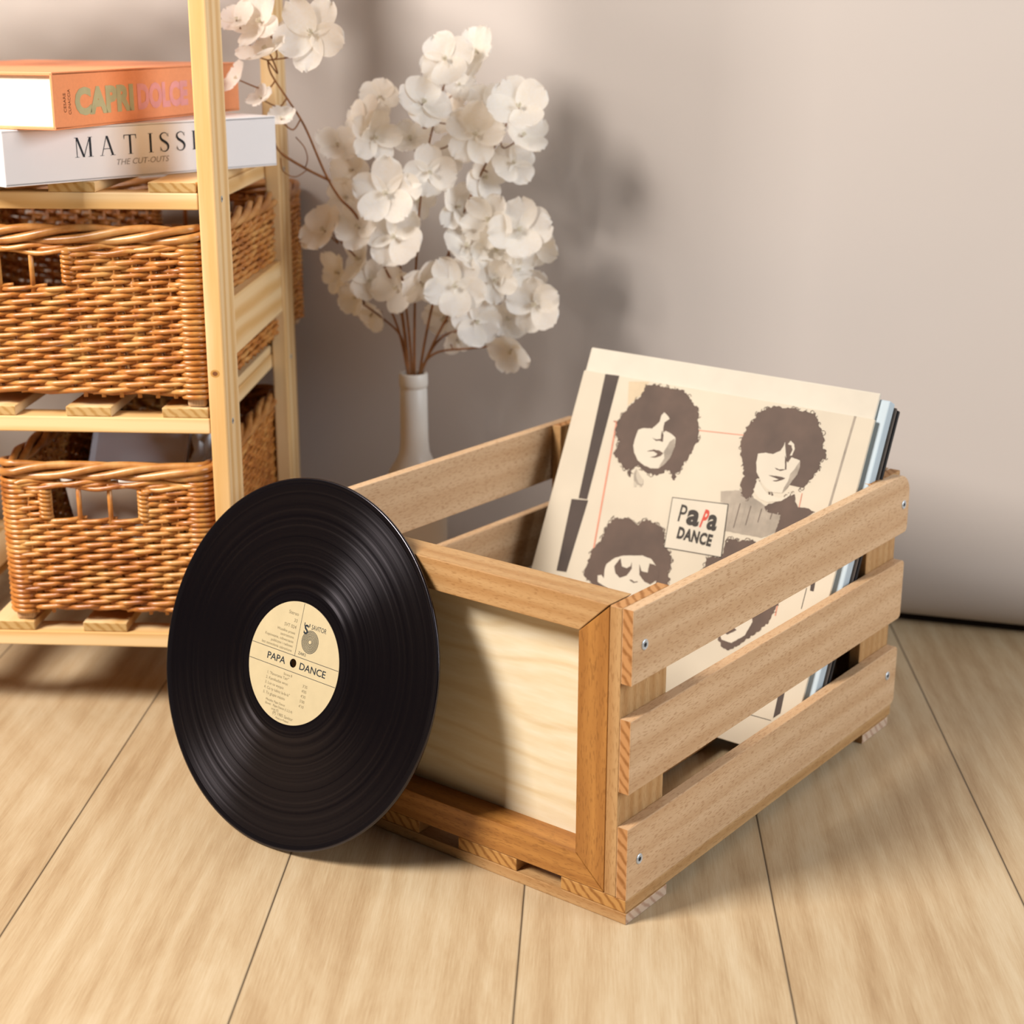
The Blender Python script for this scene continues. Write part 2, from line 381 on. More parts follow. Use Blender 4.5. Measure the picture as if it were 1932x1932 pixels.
# front and back frame: mitred rails and stiles round a birch plywood panel
X0, X1 = TS+TP+.0004, Wd-TS-TP-.0004
def mitre(name, quad, Y0, Y1, m):
    b = MB(); bm = bmesh.new()
    va = [bm.verts.new((-x, Y0, z)) for x, z in quad]; vb = [bm.verts.new((-x, Y1, z)) for x, z in quad]
    bm.faces.new(va); bm.faces.new(vb[::-1])
    for i in range(4): bm.faces.new((va[(i+1) % 4], va[i], vb[i], vb[(i+1) % 4]))
    bmesh.ops.recalc_face_normals(bm, faces=bm.faces[:])
    bmesh.ops.bevel(bm, geom=bm.edges[:], offset=.0006, segments=2, affect='EDGES', profile=.5)
    b.bm(bm, m); return b.build(name, crate)
for Y0, Y1, py in ((0, DF, .0239), (.4268, .4555, .4300)):
    zb, zt = HB+.0003, ZT; g = .0003
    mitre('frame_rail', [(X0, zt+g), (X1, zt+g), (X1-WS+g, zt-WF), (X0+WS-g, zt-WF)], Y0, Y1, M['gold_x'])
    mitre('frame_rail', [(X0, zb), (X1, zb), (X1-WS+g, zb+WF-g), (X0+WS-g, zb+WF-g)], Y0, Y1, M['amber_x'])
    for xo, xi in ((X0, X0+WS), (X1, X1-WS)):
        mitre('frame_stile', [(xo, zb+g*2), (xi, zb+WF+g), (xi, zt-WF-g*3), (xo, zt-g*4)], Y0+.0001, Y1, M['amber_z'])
    b = MB(); b.box(-(X1-.012), -(X0+.012), py, py+.004, zb+.010, zt-.010, M['ply']); o = b.build('panel', crate); tag(o, 'pale birch plywood panel')

# ------------------------------------------------------------------ record sleeves leaning in the crate
U, V, O, S = Vector((.83689, -.54715, -.01556)).normalized(), Vector((.23843, .3388, .91015)).normalized(), Vector((-.08327, 1.46967, .02468)), .31031
O.z += .0006
Nf = U.cross(V).normalized()                        # towards the viewer
if Nf.y > 0: Nf = -Nf
def frame_at(o): 
    return Matrix.Translation(o) @ Matrix((U, V, U.cross(V))).transposed().to_4x4()
ART = {
'hair_a':[[238,985],[269,992],[317,990],[367,990],[395,977],[411,960],[438,940],[446,922],[444,907],[456,887],[463,869],[463,854],[468,848],[460,829],[455,809],[446,785],[436,764],[431,744],[420,735],[422,718],[412,714],[400,733],[383,740],[369,723],[344,713],[324,716],[306,721],[282,734],[267,719],[267,696],[261,695],[256,719],[244,712],[225,726],[203,742],[186,754],[194,773],[196,796],[184,806],[172,827],[172,857],[179,878],[191,897],[210,928],[231,951],[236,972]],
'face_a':[[252,843],[267,851],[299,855],[309,867],[319,881],[319,901],[326,912],[343,902],[350,894],[336,881],[336,867],[340,848],[348,856],[369,850],[387,841],[391,824],[390,798],[386,775],[373,753],[356,737],[330,733],[303,738],[277,750],[258,772],[249,792],[249,817]],
'mouth_a':[[301,782],[323,792],[345,792],[360,786],[353,776],[336,768],[317,766],[336,774],[340,781],[325,786]],
'nose_a':[[307,827],[322,824],[338,828],[334,854],[344,843],[348,820],[336,822],[324,819]],
'neck_a':[[277,706],[283,722],[287,698],[301,681],[313,678],[320,682],[314,674],[300,675],[283,685]],
'hair_b':[[679,987],[715,990],[751,991],[782,989],[815,989],[834,962],[858,932],[867,914],[861,899],[879,880],[885,864],[867,852],[873,831],[859,806],[850,787],[839,771],[827,752],[807,746],[793,731],[765,725],[742,730],[723,741],[703,760],[688,780],[686,763],[687,728],[686,708],[670,701],[650,715],[641,742],[645,766],[630,798],[611,841],[603,866],[609,893],[612,917],[626,933],[637,961],[657,976]],
'face_b':[[671,840],[694,847],[718,847],[739,861],[746,879],[746,890],[760,850],[765,837],[772,830],[779,848],[807,844],[812,826],[810,802],[798,778],[789,756],[779,740],[749,736],[729,742],[703,760],[682,785],[673,812]],
'brow_b':[[757,884],[763,896],[777,887],[782,874],[779,854],[772,852],[776,870],[769,883]],
'neck_b':[[688,729],[690,766],[733,728],[771,723],[793,730],[804,751],[804,736],[780,715],[740,704],[711,710]],
'mouth_b':[[721,783],[745,785],[760,786],[777,784],[766,776],[752,769],[738,769],[757,776],[743,779]],
'nose_b':[[735,809],[751,806],[768,810],[757,850],[766,837],[773,810],[755,802],[741,804]],
'shirt_b':[[583,708],[642,722],[692,709],[737,692],[791,674],[793,624],[751,598],[631,594],[618,675],[592,675]],
'jacket_b':[[734,692],[768,712],[799,733],[817,744],[824,723],[838,709],[871,710],[893,705],[868,679],[788,618],[791,652],[791,674],[742,676]],
'hair_c':[[191,377],[198,409],[200,444],[216,467],[227,495],[230,518],[232,533],[250,559],[286,566],[313,563],[336,551],[347,565],[363,576],[393,571],[425,558],[440,539],[441,514],[467,498],[482,470],[485,449],[476,436],[491,418],[489,393],[486,362],[481,336],[304,295],[260,322],[223,347],[197,358]],
'face_c':[[265,413],[287,437],[315,451],[380,465],[413,461],[433,446],[444,418],[453,379],[450,337],[422,303],[358,288],[317,306],[290,342],[251,353],[245,372],[257,377],[269,368],[263,398]],
'lens_c':[[294,413],[308,442],[320,418],[338,416],[350,425],[350,439],[356,418],[345,394],[323,382],[303,393]],
'lens_d':[[378,437],[391,418],[413,418],[411,447],[430,446],[449,433],[454,407],[432,385],[409,389],[387,406]],
'nose_c':[[357,384],[367,385],[374,381],[386,385],[388,382],[375,377],[361,381]],
'box':[[429,660],[619,675],[641,514],[445,503]],
'hair_d':[[594,506],[641,516],[640,552],[651,577],[683,574],[724,586],[782,566],[831,513],[856,454],[856,423],[839,363],[801,314],[740,252],[711,260],[674,316],[626,402],[591,460]],
'face_d':[[673,332],[654,409],[674,454],[726,457],[777,388],[790,352],[777,308],[742,277],[709,279]],
'mouth_d':[[709,303],[737,323],[748,317],[722,297]],
'bar_a':[[82,999],[134,1001],[136,596],[104,594]],
'bar_b':[[80,587],[141,594],[131,358],[94,355]],
'bar_c':[[936,1000],[943,1000],[929,533],[922,533]],
'bar_d':[[924,181],[941,196],[945,119],[927,100]],
'red1':[[156,857],[171,858],[210,436],[204,436],[165,853],[157,853]],
'red2':[[156,857],[619,889],[619,886],[157,854]],
'red3':[[838,750],[841,751],[856,386],[852,385]],
'line1':[[926,485],[928,485],[928,424],[926,423]],
'line2':[[850,92],[922,93],[923,91],[851,90]],
'blot':[[926,501],[948,509],[950,480],[939,480],[937,495]],
'shade_a':[[385,838],[393,815],[390,798],[386,775],[373,753],[356,738],[360,753],[368,771],[360,790],[367,811],[371,826]],
'shade_b':[[807,842],[812,826],[810,802],[798,778],[789,756],[778,741],[780,757],[787,776],[788,799],[797,814],[802,829]],
'shade_c':[[275,710],[280,724],[299,705],[317,691],[315,671],[310,669],[296,687],[297,667],[289,665]],
'patch':[[173,988],[245,998],[239,963],[213,936],[192,910]],
'text':[[478,577],[488,538]],
}
def curly(pts, seed, amp=.0014, curls=True):
    rnd = random.Random(seed); out = []; n = len(pts)
    for i in range(n):
        p, q = Vector(pts[i]), Vector(pts[(i+1) % n]); k = max(1, int((q-p).length/.0016))
        nn = Vector((q.y-p.y, p.x-q.x)).normalized() if (q-p).length else Vector((0, 0))
        for j in range(k):
            out.append(p.lerp(q, j/k)+nn*rnd.uniform(-1, 1)*amp)
    return out
def fill(b, pts, fn, m):
    """flat fill of a concave outline"""
    from mathutils.geometry import tessellate_polygon
    pts = [Vector((p[0], p[1], 0)) for p in pts]; tri = tessellate_polygon([pts])
    b.add([fn(p.x, p.y) for p in pts], [tuple(t) for t in tri], m)
def sleeve_mesh(w, h, th, front, side=None, rnd_=.0008):
    b = MB(); b.box(0, w, 0, h, -th, 0, front, side or front, 'x', rnd_); return b
# front sleeve with the printed portraits
b = sleeve_mesh(S, S, .0032, M['sleeve'], M['sleeve'])
def layer(k): return lambda x, y: (x, y, .00012+k*.00006)
def art(k): return [(p[0]/1000*S, p[1]/1000*S) for p in ART[k]]
LAY = [('patch', 'patch', 0), ('bar_a', 'bar', 0), ('bar_b', 'bar', 0), ('bar_c', 'mid', 0), ('bar_d', 'bar', 0), ('red1', 'red', 1), ('red2', 'red', 1), ('red3', 'red', 1),
       ('line1', 'type', 1), ('line2', 'type', 1), ('blot', 'bar', 2)]
for k, m, z in LAY: fill(b, art(k), layer(z), M[m])
fill(b, curly(art('shirt_b'), 1, .0003), layer(2), M['mid']); fill(b, curly(art('jacket_b'), 2, .0005), layer(3), M['hair'])
for i in range(9):      # ribs of the knitted shirt
    x = (.635+i*.018)*S; yb = (.600+i*.008)*S; yt = (.685-i*.0005)*S
    fill(b, [(x, yb), (x+.0007, yb), (x+.0012, yt), (x+.0004, yt)], layer(3.4), M['hair' if i % 2 else 'mid'])
for h, i in (('hair_a', 3), ('hair_b', 4), ('hair_c', 5), ('hair_d', 6)):
    P = art(h); fill(b, curly(P, i, .0011), layer(4), M['hair'])
    rr = random.Random(i); n = len(P)
    for k in range(46):                                  # loose curls round the outline
        j = rr.randrange(n); p = Vector(P[j]).lerp(Vector(P[(j+1) % n]), rr.random()); r0 = rr.uniform(.0012, .0026); w0 = .0005
        if h == 'hair_d' and p.y < .4*S: continue
        a0 = rr.uniform(0, 6.28); ring = [(p.x+(r0)*math.cos(a0+t*.5), p.y+(r0)*math.sin(a0+t*.5)) for t in range(9)]
        inner = [(p.x+(r0-w0)*math.cos(a0+t*.5), p.y+(r0-w0)*math.sin(a0+t*.5)) for t in range(9)][::-1]
        b.add([layer(4.2)(x, y) for x, y in ring+inner], [(t, t+1, 16-t, 17-t) for t in range(8)], M['hair'])
for k, m, z in (('neck_b', 'skin', 5), ('face_a', 'skin', 5), ('face_b', 'skin', 5.2), ('face_c', 'skin', 5), ('face_d', 'skin', 5), ('neck_a', 'mid', 3),
                ('shade_a', 'mid', 5.5), ('shade_b', 'mid', 5.6), ('shade_c', 'fog', 2.5), ('mouth_a', 'hair', 6), ('nose_a', 'hair', 6), ('mouth_b', 'hair', 6), ('nose_b', 'hair', 6), ('brow_b', 'skin', 6), ('lens_c', 'hair', 6), ('lens_d', 'hair', 6),
                ('nose_c', 'hair', 6), ('mouth_d', 'hair', 6)):
    fill(b, curly(art(k), 9, .00015), layer(z), M[m])
fill(b, art('box'), layer(7.5), M['type']); bx = art('box'); cx, cy = sum(p[0] for p in bx)/4, sum(p[1] for p in bx)/4
fill(b, [(cx+(x-cx)*.975, cy+(y-cy)*.970) for x, y in bx], layer(8), M['skin'])
ang = math.atan2(-.004, 1)
def cov(z=9.0): return lambda x, y: (x+ (y-.59*S)*-.0, y+(x-.53*S)*-.02, .00012+z*.00006)
for ch, x, m, bd, w in (('P', .467, 'type', .0002, .024), ('a', .495, 'type', .0012, .044), ('P', .543, 'redtype', .0008, .023), ('a', .566, 'type', .0011, .034)):
    b.text(ch, cov(), M[m], .0235 if ch == 'P' else .0275, x*S, .591*S, bold=bd, width=w*S, shear=.25 if m == 'redtype' else 0)
b.text('DANCE', cov(), M['type'], .0146, .478*S, .5415*S, bold=.0008, width=.119*S, space=1.1)
o = b.build('record_sleeve'); o.matrix_world = frame_at(O)
tag(o, 'front record sleeve printed with brown curly haired portraits and PAPA DANCE title box', 'record sleeve', 'record sleeves leaning in the crate')
off = .0034
for nm, w, h, th, dx, fm, sm_, lab in (
    ('record_sleeve', .3085, .3335, .0032, -.0005, 'cream2', 'cream2', 'plain cream record sleeve standing taller right behind the printed portrait sleeve'),
    ('record_sleeve', .3100, .3270, .0125, .0075, 'blue_card', 'blue_card', 'thick light blue record sleeve behind the plain cream one'),
    ('record_sleeve', .3110, .3180, .0034, .0085, 'grey_card', 'grey_card', 'thin grey brown record sleeve between the light blue and the black ones'),
    ('record_sleeve', .3100, .3150, .0048, .0105, 'black_card', 'black_card', 'black record sleeve last in the crate against the back panel')):
    b = sleeve_mesh(w, h, th, M[fm], M[sm_], .0012)
    # keep the foot on the boards: slide down along the lean
    o = b.build(nm); p = O-Nf*0+(-Nf)*off+U*dx
    dn = Nf*(0); p = p+V*((.0202-min(p.z, (p+U*w).z))/V.z) if min(p.z, (p+U*w).z) < .0202 else p
    k = (min(p.z, (p+U*w).z)-.0204)/V.z; p = p-V*k
    o.matrix_world = frame_at(p); off += th+.0004
    tag(o, lab, 'record sleeve', 'record sleeves leaning in the crate')

# ------------------------------------------------------------------ vinyl record leaning on the crate's front rail
R = .1505; az, tl = -.61684, .30492
hx = Vector((math.cos(az), math.sin(az), 0)); nz = Vector((-math.sin(az), math.cos(az), 0))
up = math.cos(tl)*Vector((0, 0, 1))+math.sin(tl)*nz; fr_ = hx.cross(up)         # fr_ points to the viewer
ce = Vector((-.23763, 1.20338, R*math.cos(tl)+.0006))-nz*.0052+hx*.0042
b = MB(); th = .0009
pr_ = [(.0036, -th), (.0036, th), (.0505, th), (.0512, th+.0001), (.0560, th), (.0600, th-.0001), (.1460, th-.0001), (.1475, th+.0002), (.1492, th+.0006), (.1502, th+.0003), (.1505, 0), (.1502, -th-.0003), (.1492, -th-.0006), (.1475, -th), (.0036, -th)]
b.lathe(pr_, M['vinyl'], 160)
rec = b.build('vinyl_record'); rec.matrix_world = Matrix.Translation(ce) @ Matrix((hx, up, fr_)).transposed().to_4x4()
tag(rec, 'black vinyl record with cream centre label leaning against the front of the crate', 'vinyl record')
b = MB(); rr = .0500; n = 96; ph = math.radians(-1.0)                        # printed a little turned
ca, sa = math.cos(ph), math.sin(ph)
def lb(k): return lambda x, y: (x*ca-y*sa, x*sa+y*ca, th+.0004+k*.00005)
o_ = [lb(0)(rr*math.cos(2*PI*i/n), rr*math.sin(2*PI*i/n)) for i in range(n)]; i_ = [lb(0)(.0036*math.cos(2*PI*i/n), .0036*math.sin(2*PI*i/n)) for i in range(n)]
d_o = [(x, y, th-.0001) for x, y, z in o_]
b.add(o_+i_, [(i, (i+1) % n, n+(i+1) % n, n+i) for i in range(n)], M['paper_label']); b.add(o_+d_o, [(i, n+i, n+(i+1) % n, (i+1) % n) for i in range(n)], M['paper_label'])
def rect(x0, x1, y0, y1, m, k=1): b.add([lb(k)(x, y) for x, y in ((x0, y0), (x1, y0), (x1, y1), (x0, y1))], [(0, 1, 2, 3)], m)
ya, yb_ = .0062, -.0071
for y in (ya, yb_): w = math.sqrt(rr*rr-y*y)-.0003; rect(-w, w, y-.00022, y+.00022, M['label_ink'])
rect(-.00015, .00025, ya, .0497, M['label_ink'])
b.text('PAPA', lb(1.4), M['label_ink'], .0080, -.0295, -.0030, width=.0208, bold=.0001); b.text('DANCE', lb(1.4), M['label_ink'], .0080, .0077, -.0030, width=.0291, bold=.0001)
G = M['faint_ink']
for i, (s_, sz, m) in enumerate((('Stereo', .0042, M['faint_ink']), ('33', .0040, M['faint_ink']), ('SVT 024', .0040, M['faint_ink']), ('Wszelkie prawa', .0032, G), ('zastrzezone.', .0032, G), ('Kopiowanie, odtwarzanie', .0032, G), ('publiczne i radiowe', .0032, G), ('bez zezwolenia zabronione', .0032, G))):
    b.text(s_, lb(1.4), m, sz, -.0040, (.0380, .0325, .0272, .0226, .0190, .0154, .0118, .0082)[i], 'RIGHT')
b.text('SAVITOR', lb(1.4), M['label_ink'], .0056, .0123, .0312, width=.0165); b.text('ZAIKS', lb(1.4), M['label_ink'], .0034, .0034, .0085, width=.0085)
b.text('S', lb(1.8), M['label_ink'], .0105, .0046, .0262, bold=.0003, width=.0048)
for s_ in (-1, 1): rect(.0072+s_*.0028-.0004, .0072+s_*.0028+.0004, .0322, .0350, M['label_ink'], 1.6)
for k in range(8):
    r1 = .0016+k*.00102; pts = []; m_ = 48
    for q_ in (r1, r1+.00055): pts += [lb(1.2)(.0136+q_*math.cos(2*PI*i/m_), .0208+q_*math.sin(2*PI*i/m_)) for i in range(m_)]
    b.add(pts, [(i, (i+1) % m_, m_+(i+1) % m_, m_+i) for i in range(m_)], M['label_ink'])
b.text('Strona B', lb(1.4), G, .0028, -.0030, -.0115, 'CENTER')
for i, (s_, t_) in enumerate((('1. "Panorama Tatr"', "3'35"), ('2. Kamikadze wroc', "4'05"), ('3. Lot na wyspie', "4'30"), ('4. Co ty lubisz la-la-la"', "5'00"), ('5. To glupie miasto', "4'10"))):
    b.text(s_, lb(1.4), G, .0033, -.0265, -.0150-i*.0041); b.text(t_, lb(1.4), G, .0033, .0150, -.0160-i*.0041)
for i, s_ in enumerate(('Muzyka: Papa Dance', 'Slowa:   Papa Dance (1,2,3,4)', 'oraz (5)')): b.text(s_, lb(1.4), G, .0027, -.022+(.008 if i == 2 else 0), -.0362-i*.0030)
b.text('(P) 1985 Savitor', lb(1.4), G, .0036, 0, -.0452, 'CENTER'); b.text('Made in Poland', lb(1.4), G, .0024, 0, -.0480, 'CENTER')
tag(b.build('label', rec), 'round cream paper label with PAPA DANCE in dark capitals')
# ------------------------------------------------------------------ pine shelf unit
SH = Vector((-.6350, 1.5725, 0))
shelf = empty('shelf_unit', SH, label='open pine wood shelf unit with slatted shelves holding books and wicker baskets', cat='shelf')
def sb(name, x0, x1, y0, y1, z0, z1, m, end=None, axis=None, bev=.0012, label=None):
    b = MB(); b.box(x0-SH.x, x1-SH.x, y0-SH.y, y1-SH.y, z0, z1, m, end, axis, bev); return tag(b.build(name, shelf), label)
XR, XL, YF, YB = -.3300, -.9400, 1.400, 1.745
for x0 in (XR-.0155, XL):
    for y0 in (YF, YB-.055): sb('post', x0, x0+.0155, y0, y0+.055, 0, .98, M['pine_z'], bev=.0015)
    for z0 in (.3425,):
        sb('side_brace', x0+.002, x0+.0135, YF+.0555, YB-.0555, z0, z0+.054, M['pine_y'])
for zt in (.0862, .2955, .4965, .7400):
    for x0 in (XL+.0160, XR-.0265): sb('side_rail', x0, x0+.0105, YF+.0290, YB-.0290, zt-.0145, zt, M['pine_y'])
    for y0 in (YF+.0004, YB-.0284): sb('shelf_rail', XL+.0159, XR-.0159, y0, y0+.028, zt-.0145, zt, M['pine_x'])
    for k in range(7):
        x1 = XR-.0172-k*.0885; sb('shelf_slat', max(x1-.042, XL+.0165), x1, YF+.001, YB-.001, zt+.0002, zt+.0092, M['pine_y'], M['pine_end'], 'y', .0009)
b = MB(); n = 18; kx, kz = -.3385, .3372        # knot in the front post
for rr_, m, d in ((.0042, 'pine_ring', .0001), (.0024, 'knot', .0002)):
    b.add([(kx-SH.x+rr_*math.cos(2*PI*k/n), YF-SH.y-d, kz+rr_*.85*math.sin(2*PI*k/n)) for k in range(n)], [tuple(range(n))], M[m])
b.build('knot', shelf)
for y, z in ((1.4225, .4895), (1.4225, .2885), (1.7150, .4895), (1.7150, .2885)):
    b = MB(); n = 16; vs = [(XR+.0005-SH.x, y-SH.y+.0028*math.cos(2*PI*k/n), z+.0028*math.sin(2*PI*k/n)) for k in range(n)]
    vs += [(XR-.001-SH.x, v[1], v[2]) for v in vs]
    b.add(vs, [tuple(range(n))]+[(k, n+k, n+(k+1) % n, (k+1) % n) for k in range(n)], M['metal'])
    b.add([(XR+.0007-SH.x, y-SH.y+s*.0014, z+t_*.0014) for s, t_ in ((-1, 0), (0, -1), (1, 0), (0, 1))], [(0, 1, 2, 3)], M['hole'])
    b.build('screw', shelf)

# ------------------------------------------------------------------ wicker baskets
def round_path(x0, x1, y0, y1, r):
    """arc-length walk round a rounded rectangle from its front left corner; returns f(s) -> point, outward normal"""
    segs = []; w, d = x1-x0-2*r, y1-y0-2*r; q = r*PI/2
    segs = [(w, 0), (q, 1), (d, 2), (q, 3), (w, 4), (q, 5), (d, 6), (q, 7)]; P = sum(s[0] for s in segs)
    def f(s):
        s %= P
        for ln, k in segs:
            if s <= ln or k == 7: break
            s -= ln
        a = (s/r) if k % 2 else 0
        if k == 0: return Vector((x0+r+s, y0, 0)), Vector((0, -1, 0))
        if k == 2: return Vector((x1, y0+r+s, 0)), Vector((1, 0, 0))
        if k == 4: return Vector((x1-r-s, y1, 0)), Vector((0, 1, 0))
        if k == 6: return Vector((x0, y1-r-s, 0)), Vector((-1, 0, 0))
        c, a0 = {1: ((x1-r, y0+r), -PI/2), 3: ((x1-r, y1-r), 0), 5: ((x0+r, y1-r), PI/2), 7: ((x0+r, y0+r), PI)}[k]
        n = Vector((math.cos(a0+a), math.sin(a0+a), 0)); return Vector((c[0], c[1], 0))+n*r, n
    return f, P
def basket(label, x0, x1, y0, y1, z0, z1, windows, sp, pitch, rad, seed):
    rnd = random.Random(seed); cx, cy = (x0+x1)/2, (y0+y1)/2
    root = empty('wicker_basket', (cx, cy, z0), label=label, cat='basket', group='wicker baskets on the shelf unit')
    f, P = round_path(x0-cx, x1-cx, y0-cy, y1-cy, .015); N = int(round(P/sp/2))*2; sp = P/N; H = z1-z0
    # windows: (arc from, arc to, z from, z to) measured on this path
    def inside(s, z):
        for a, b_, za, zb in windows:
            if za < z+z0 < zb and a < s % P < b_: return True
        return False
    b = MB(); zlo, zhi = .012, H-.012; rows = int((zhi-zlo)/pitch)
    for k in range(rows):
        zk = zlo+pitch*(k+.5)
        for j in range(N//2):
            a = 2*j+(k % 2)+rnd.uniform(-.12, .12); T = 2.9; seg = []; r0 = rad*rnd.uniform(.88, 1.12); dz = rnd.uniform(-.0006, .0006)
            for i in range(19):
                t = T*i/18; s = (a+t)*sp
                rr_ = max(-1, min(1, 1.9-abs(t-1.45)*2.3))
                p, n = f(s); z = zk+dz+pitch*.8*(t/T-.5)
                if inside(s, zk): 
                    if len(seg) > 2: b.tube([q[0] for q in seg], [q[1] for q in seg], M['wicker'], 6)
                    seg = []; continue
                am = .0024*math.sin(rr_*PI/2)
                seg.append((p+n*am+Vector((0, 0, z)), r0*(1.12-.38*t/T)))
            if len(seg) > 2: b.tube([q[0] for q in seg], [q[1] for q in seg], M['wicker'], 6)
    for c in range(4):                      # wrapped corners
        w, d, q = (x1-x0-.03), (y1-y0-.03), .015*PI/2
        s0 = (w, w+q+d, 2*w+2*q+d, 2*w+3*q+2*d)[c]
        zz = .010
        while zz < H-.010:
            pts = []
            for i in range(9):
                s = s0-.006+(q+.012)*i/8; p, n = f(s); e = abs(i-4)/4
                pts.append(p+n*(.0045-.005*e**3)+Vector((0, 0, zz+rnd.uniform(-.0002, .0002))))
            b.tube(pts, rad*.95, M['wicker'], 6); zz += pitch*.86
    for a, b_, za, zb in windows:           # window jambs wrapped in thin willow
        for s in (a-.003, b_+.003):
            if not (0 <= s < P): continue
            p, n = f(s); zz = za-z0
            while zz < zb-z0:
                u = Vector((0, 0, 1)).cross(n)
                b.tube([p+(u*math.cos(t)+n*math.sin(t))*.0048+Vector((0, 0, zz+.0006*t)) for t in [i*2*PI/10 for i in range(10)]], rad*.8, M['wicker'], 5, closed=True); zz += pitch*.72
    for i in range(N):                      # uprights inside the weave
        s = (i+.5)*sp; p, n = f(s)
        if not inside(s, (windows[0][2]+windows[0][3])/2-z0 if windows else 0): b.tube([p-n*.0012+Vector((0, 0, .008)), p-n*.0012+Vector((0, 0, H-.006))], rad*.8, M['wicker'], 6)
    for i in range(int((y1-y0)/.010)):      # woven bottom
        y = y0-cy+.008+i*.010; b.tube([(x0-cx+.004+(x1-x0-.008)*t/12, y, .0125+.0012*(-1)**(i+t)) for t in range(13)], .0042, M['wicker'], 5)
    b.build('side_weave', root)
    for a, b_, za, zb in windows:
        n_ = max(2, int(round((b_-a)/.029)))
        for i in range(1, n_):
            s = a+(b_-a)*i/n_; p, n = f(s); b = MB(); b.tube([p+Vector((0, 0, za-z0-.012)), p+Vector((0, 0, zb-z0+.010))], .0024, M['wicker'], 8); b.build('window_rod', root)
    b = MB(); m_ = 240; 
    for st in range(4):                     # plaited rim
        pts = []
        for i in range(m_):
            s = P*i/m_; p, n = f(s); ph = 2*PI*round(P/.20)*i/m_+st*PI/2+.25*math.sin(i*.21+st)
            pts.append(p+n*(.0052*math.cos(ph))+Vector((0, 0, H-.0045+.0056*math.sin(ph))))
        b.tube(pts, .0037, M['rim'], 8, closed=True)
    for zz, ph0 in ((H-.0155, 0), (H-.0195, PI)):
        pts = []
        for i in range(m_):
            s = P*i/m_; p, n = f(s); ph = 2*PI*round(P/.058)*i/m_+ph0; pts.append(p+n*(.0022+.0016*math.cos(ph))+Vector((0, 0, zz+.0018*math.sin(ph))))
        b.tube(pts, .0024, M['wicker'], 7, closed=True)
    b.build('rim', root)
    for fx, fy in ((x0-cx+.010, y0-cy+.010), (x1-cx-.010, y0-cy+.010), (x0-cx+.010, y1-cy-.010), (x1-cx-.010, y1-cy-.010)):
        b = MB(); b.box(fx-.0085, fx+.0085, fy-.0085, fy+.0085, .0002, .022, M['beech_z'], M['pale_end'], 'z', .002); b.build('corner_foot', root)
    return root
SL = {1: .0862+.0092, 2: .2955+.0092, 3: .4965+.0092, 4: .725+.0092}
# upper: wide basket that runs out of the photo; window centred on its front
ux0, ux1, uy0, uy1 = -.700, -.3480, 1.404, 1.832
fw = (ux1-ux0)-.03; Pd = uy1-uy0-.03; q_ = .015*PI/2
wf = (-.590-ux0-.015, -.470-ux0-.015, .4170, .4460); back0 = fw+q_+Pd+q_
big = basket('large wicker basket with a window in its rim on the middle shelf', ux0, ux1, uy0, uy1, SL[2]+.0003, .4640, [wf, (back0+.055, back0+.145, .415, .446)], .0165, .0061, .00262, 3)
big.rotation_euler.z = math.radians(-1.3); big.location.x += .0050; big.location.y += .0030
lx0, lx1, ly0, ly1 = -.5440, -.3510, 1.404, 1.735
basket('small wicker basket filled with plastic and cloth things on the bottom shelf', lx0, lx1, ly0, ly1, SL[1]+.0003, .2480, [(-.5020-lx0-.015, -.4150-lx0-.015, .1985, .2260)], .0155, .0057, .00248, 5)

# things in the lower basket
def blob(name, label, cat, loc, pts, m, sub=2, disp=.0, seed=0):
    pass
bm = bmesh.new(); bmesh.ops.create_cube(bm, size=1); bmesh.ops.scale(bm, vec=(.098, .075, .012), verts=bm.verts)
top = max(bm.faces, key=lambda f: f.calc_center_median().z)
bmesh.ops.bevel(bm, geom=[e for e in bm.edges if abs(e.verts[0].co.z-e.verts[1].co.z) > .005], offset=.010, segments=4, affect='EDGES')
top = max(bm.faces, key=lambda f: f.calc_center_median().z); r = bmesh.ops.inset_region(bm, faces=[top], thickness=.005); 
bmesh.ops.translate(bm, vec=(0, 0, -.007), verts=top.verts)
b = MB(); b.bm(bm, M['tray']); o = b.build('plastic_tray', loc=(-.462, 1.572, .216), rot=(math.radians(48), math.radians(2), math.radians(3)))
tag(o, 'grey plastic tray tilted up inside the lower wicker basket', 'tray')
b = MB(); prof = [(.0, 0), (.036, .001), (.043, .008), (.0475, .040), (.0500, .062), (.0530, .064), (.0530, .067), (.0485, .067), (.0465, .062), (.041, .010), (0, .006)]
vs = []; seg = 48
for k in range(seg):
    a = 2*PI*k/seg; ca_, sa_ = math.cos(a), math.sin(a); se = (abs(ca_)**3+abs(sa_)**3)**(-1/3)
    vs += [(r_0*ca_*se*1.05, r_0*sa_*se*.60, z) for r_0, z in prof]
n = len(prof); b.add(vs, [(k*n+i, ((k+1) % seg)*n+i, ((k+1) % seg)*n+i+1, k*n+i+1) for k in range(seg) for i in range(n-1)], M['tub'], True)
o = b.build('plastic_tub', loc=(-.447, 1.462, .1600), rot=(0, math.radians(-3), 0)); tag(o, 'off white plastic tub seen through the window of the lower wicker basket', 'tub')
def crumple(name, loc, sx_, sy_, sz_, m, seed, label, cat):
    bm = bmesh.new(); bmesh.ops.create_icosphere(bm, subdivisions=5, radius=1)
    for v in bm.verts:
        p = v.co.copy(); d = 1+.28*(noise.noise(p*1.7+Vector((seed, 0, 0))))+.12*abs(noise.noise(p*4.5+Vector((0, seed, 0))))*2+.05*noise.noise(p*11)
        v.co = Vector((p.x*sx_, p.y*sy_, p.z*sz_))*d
    b = MB(); b.bm(bm, m, smooth=True); o = b.build(name, loc=loc); return tag(o, label, cat)
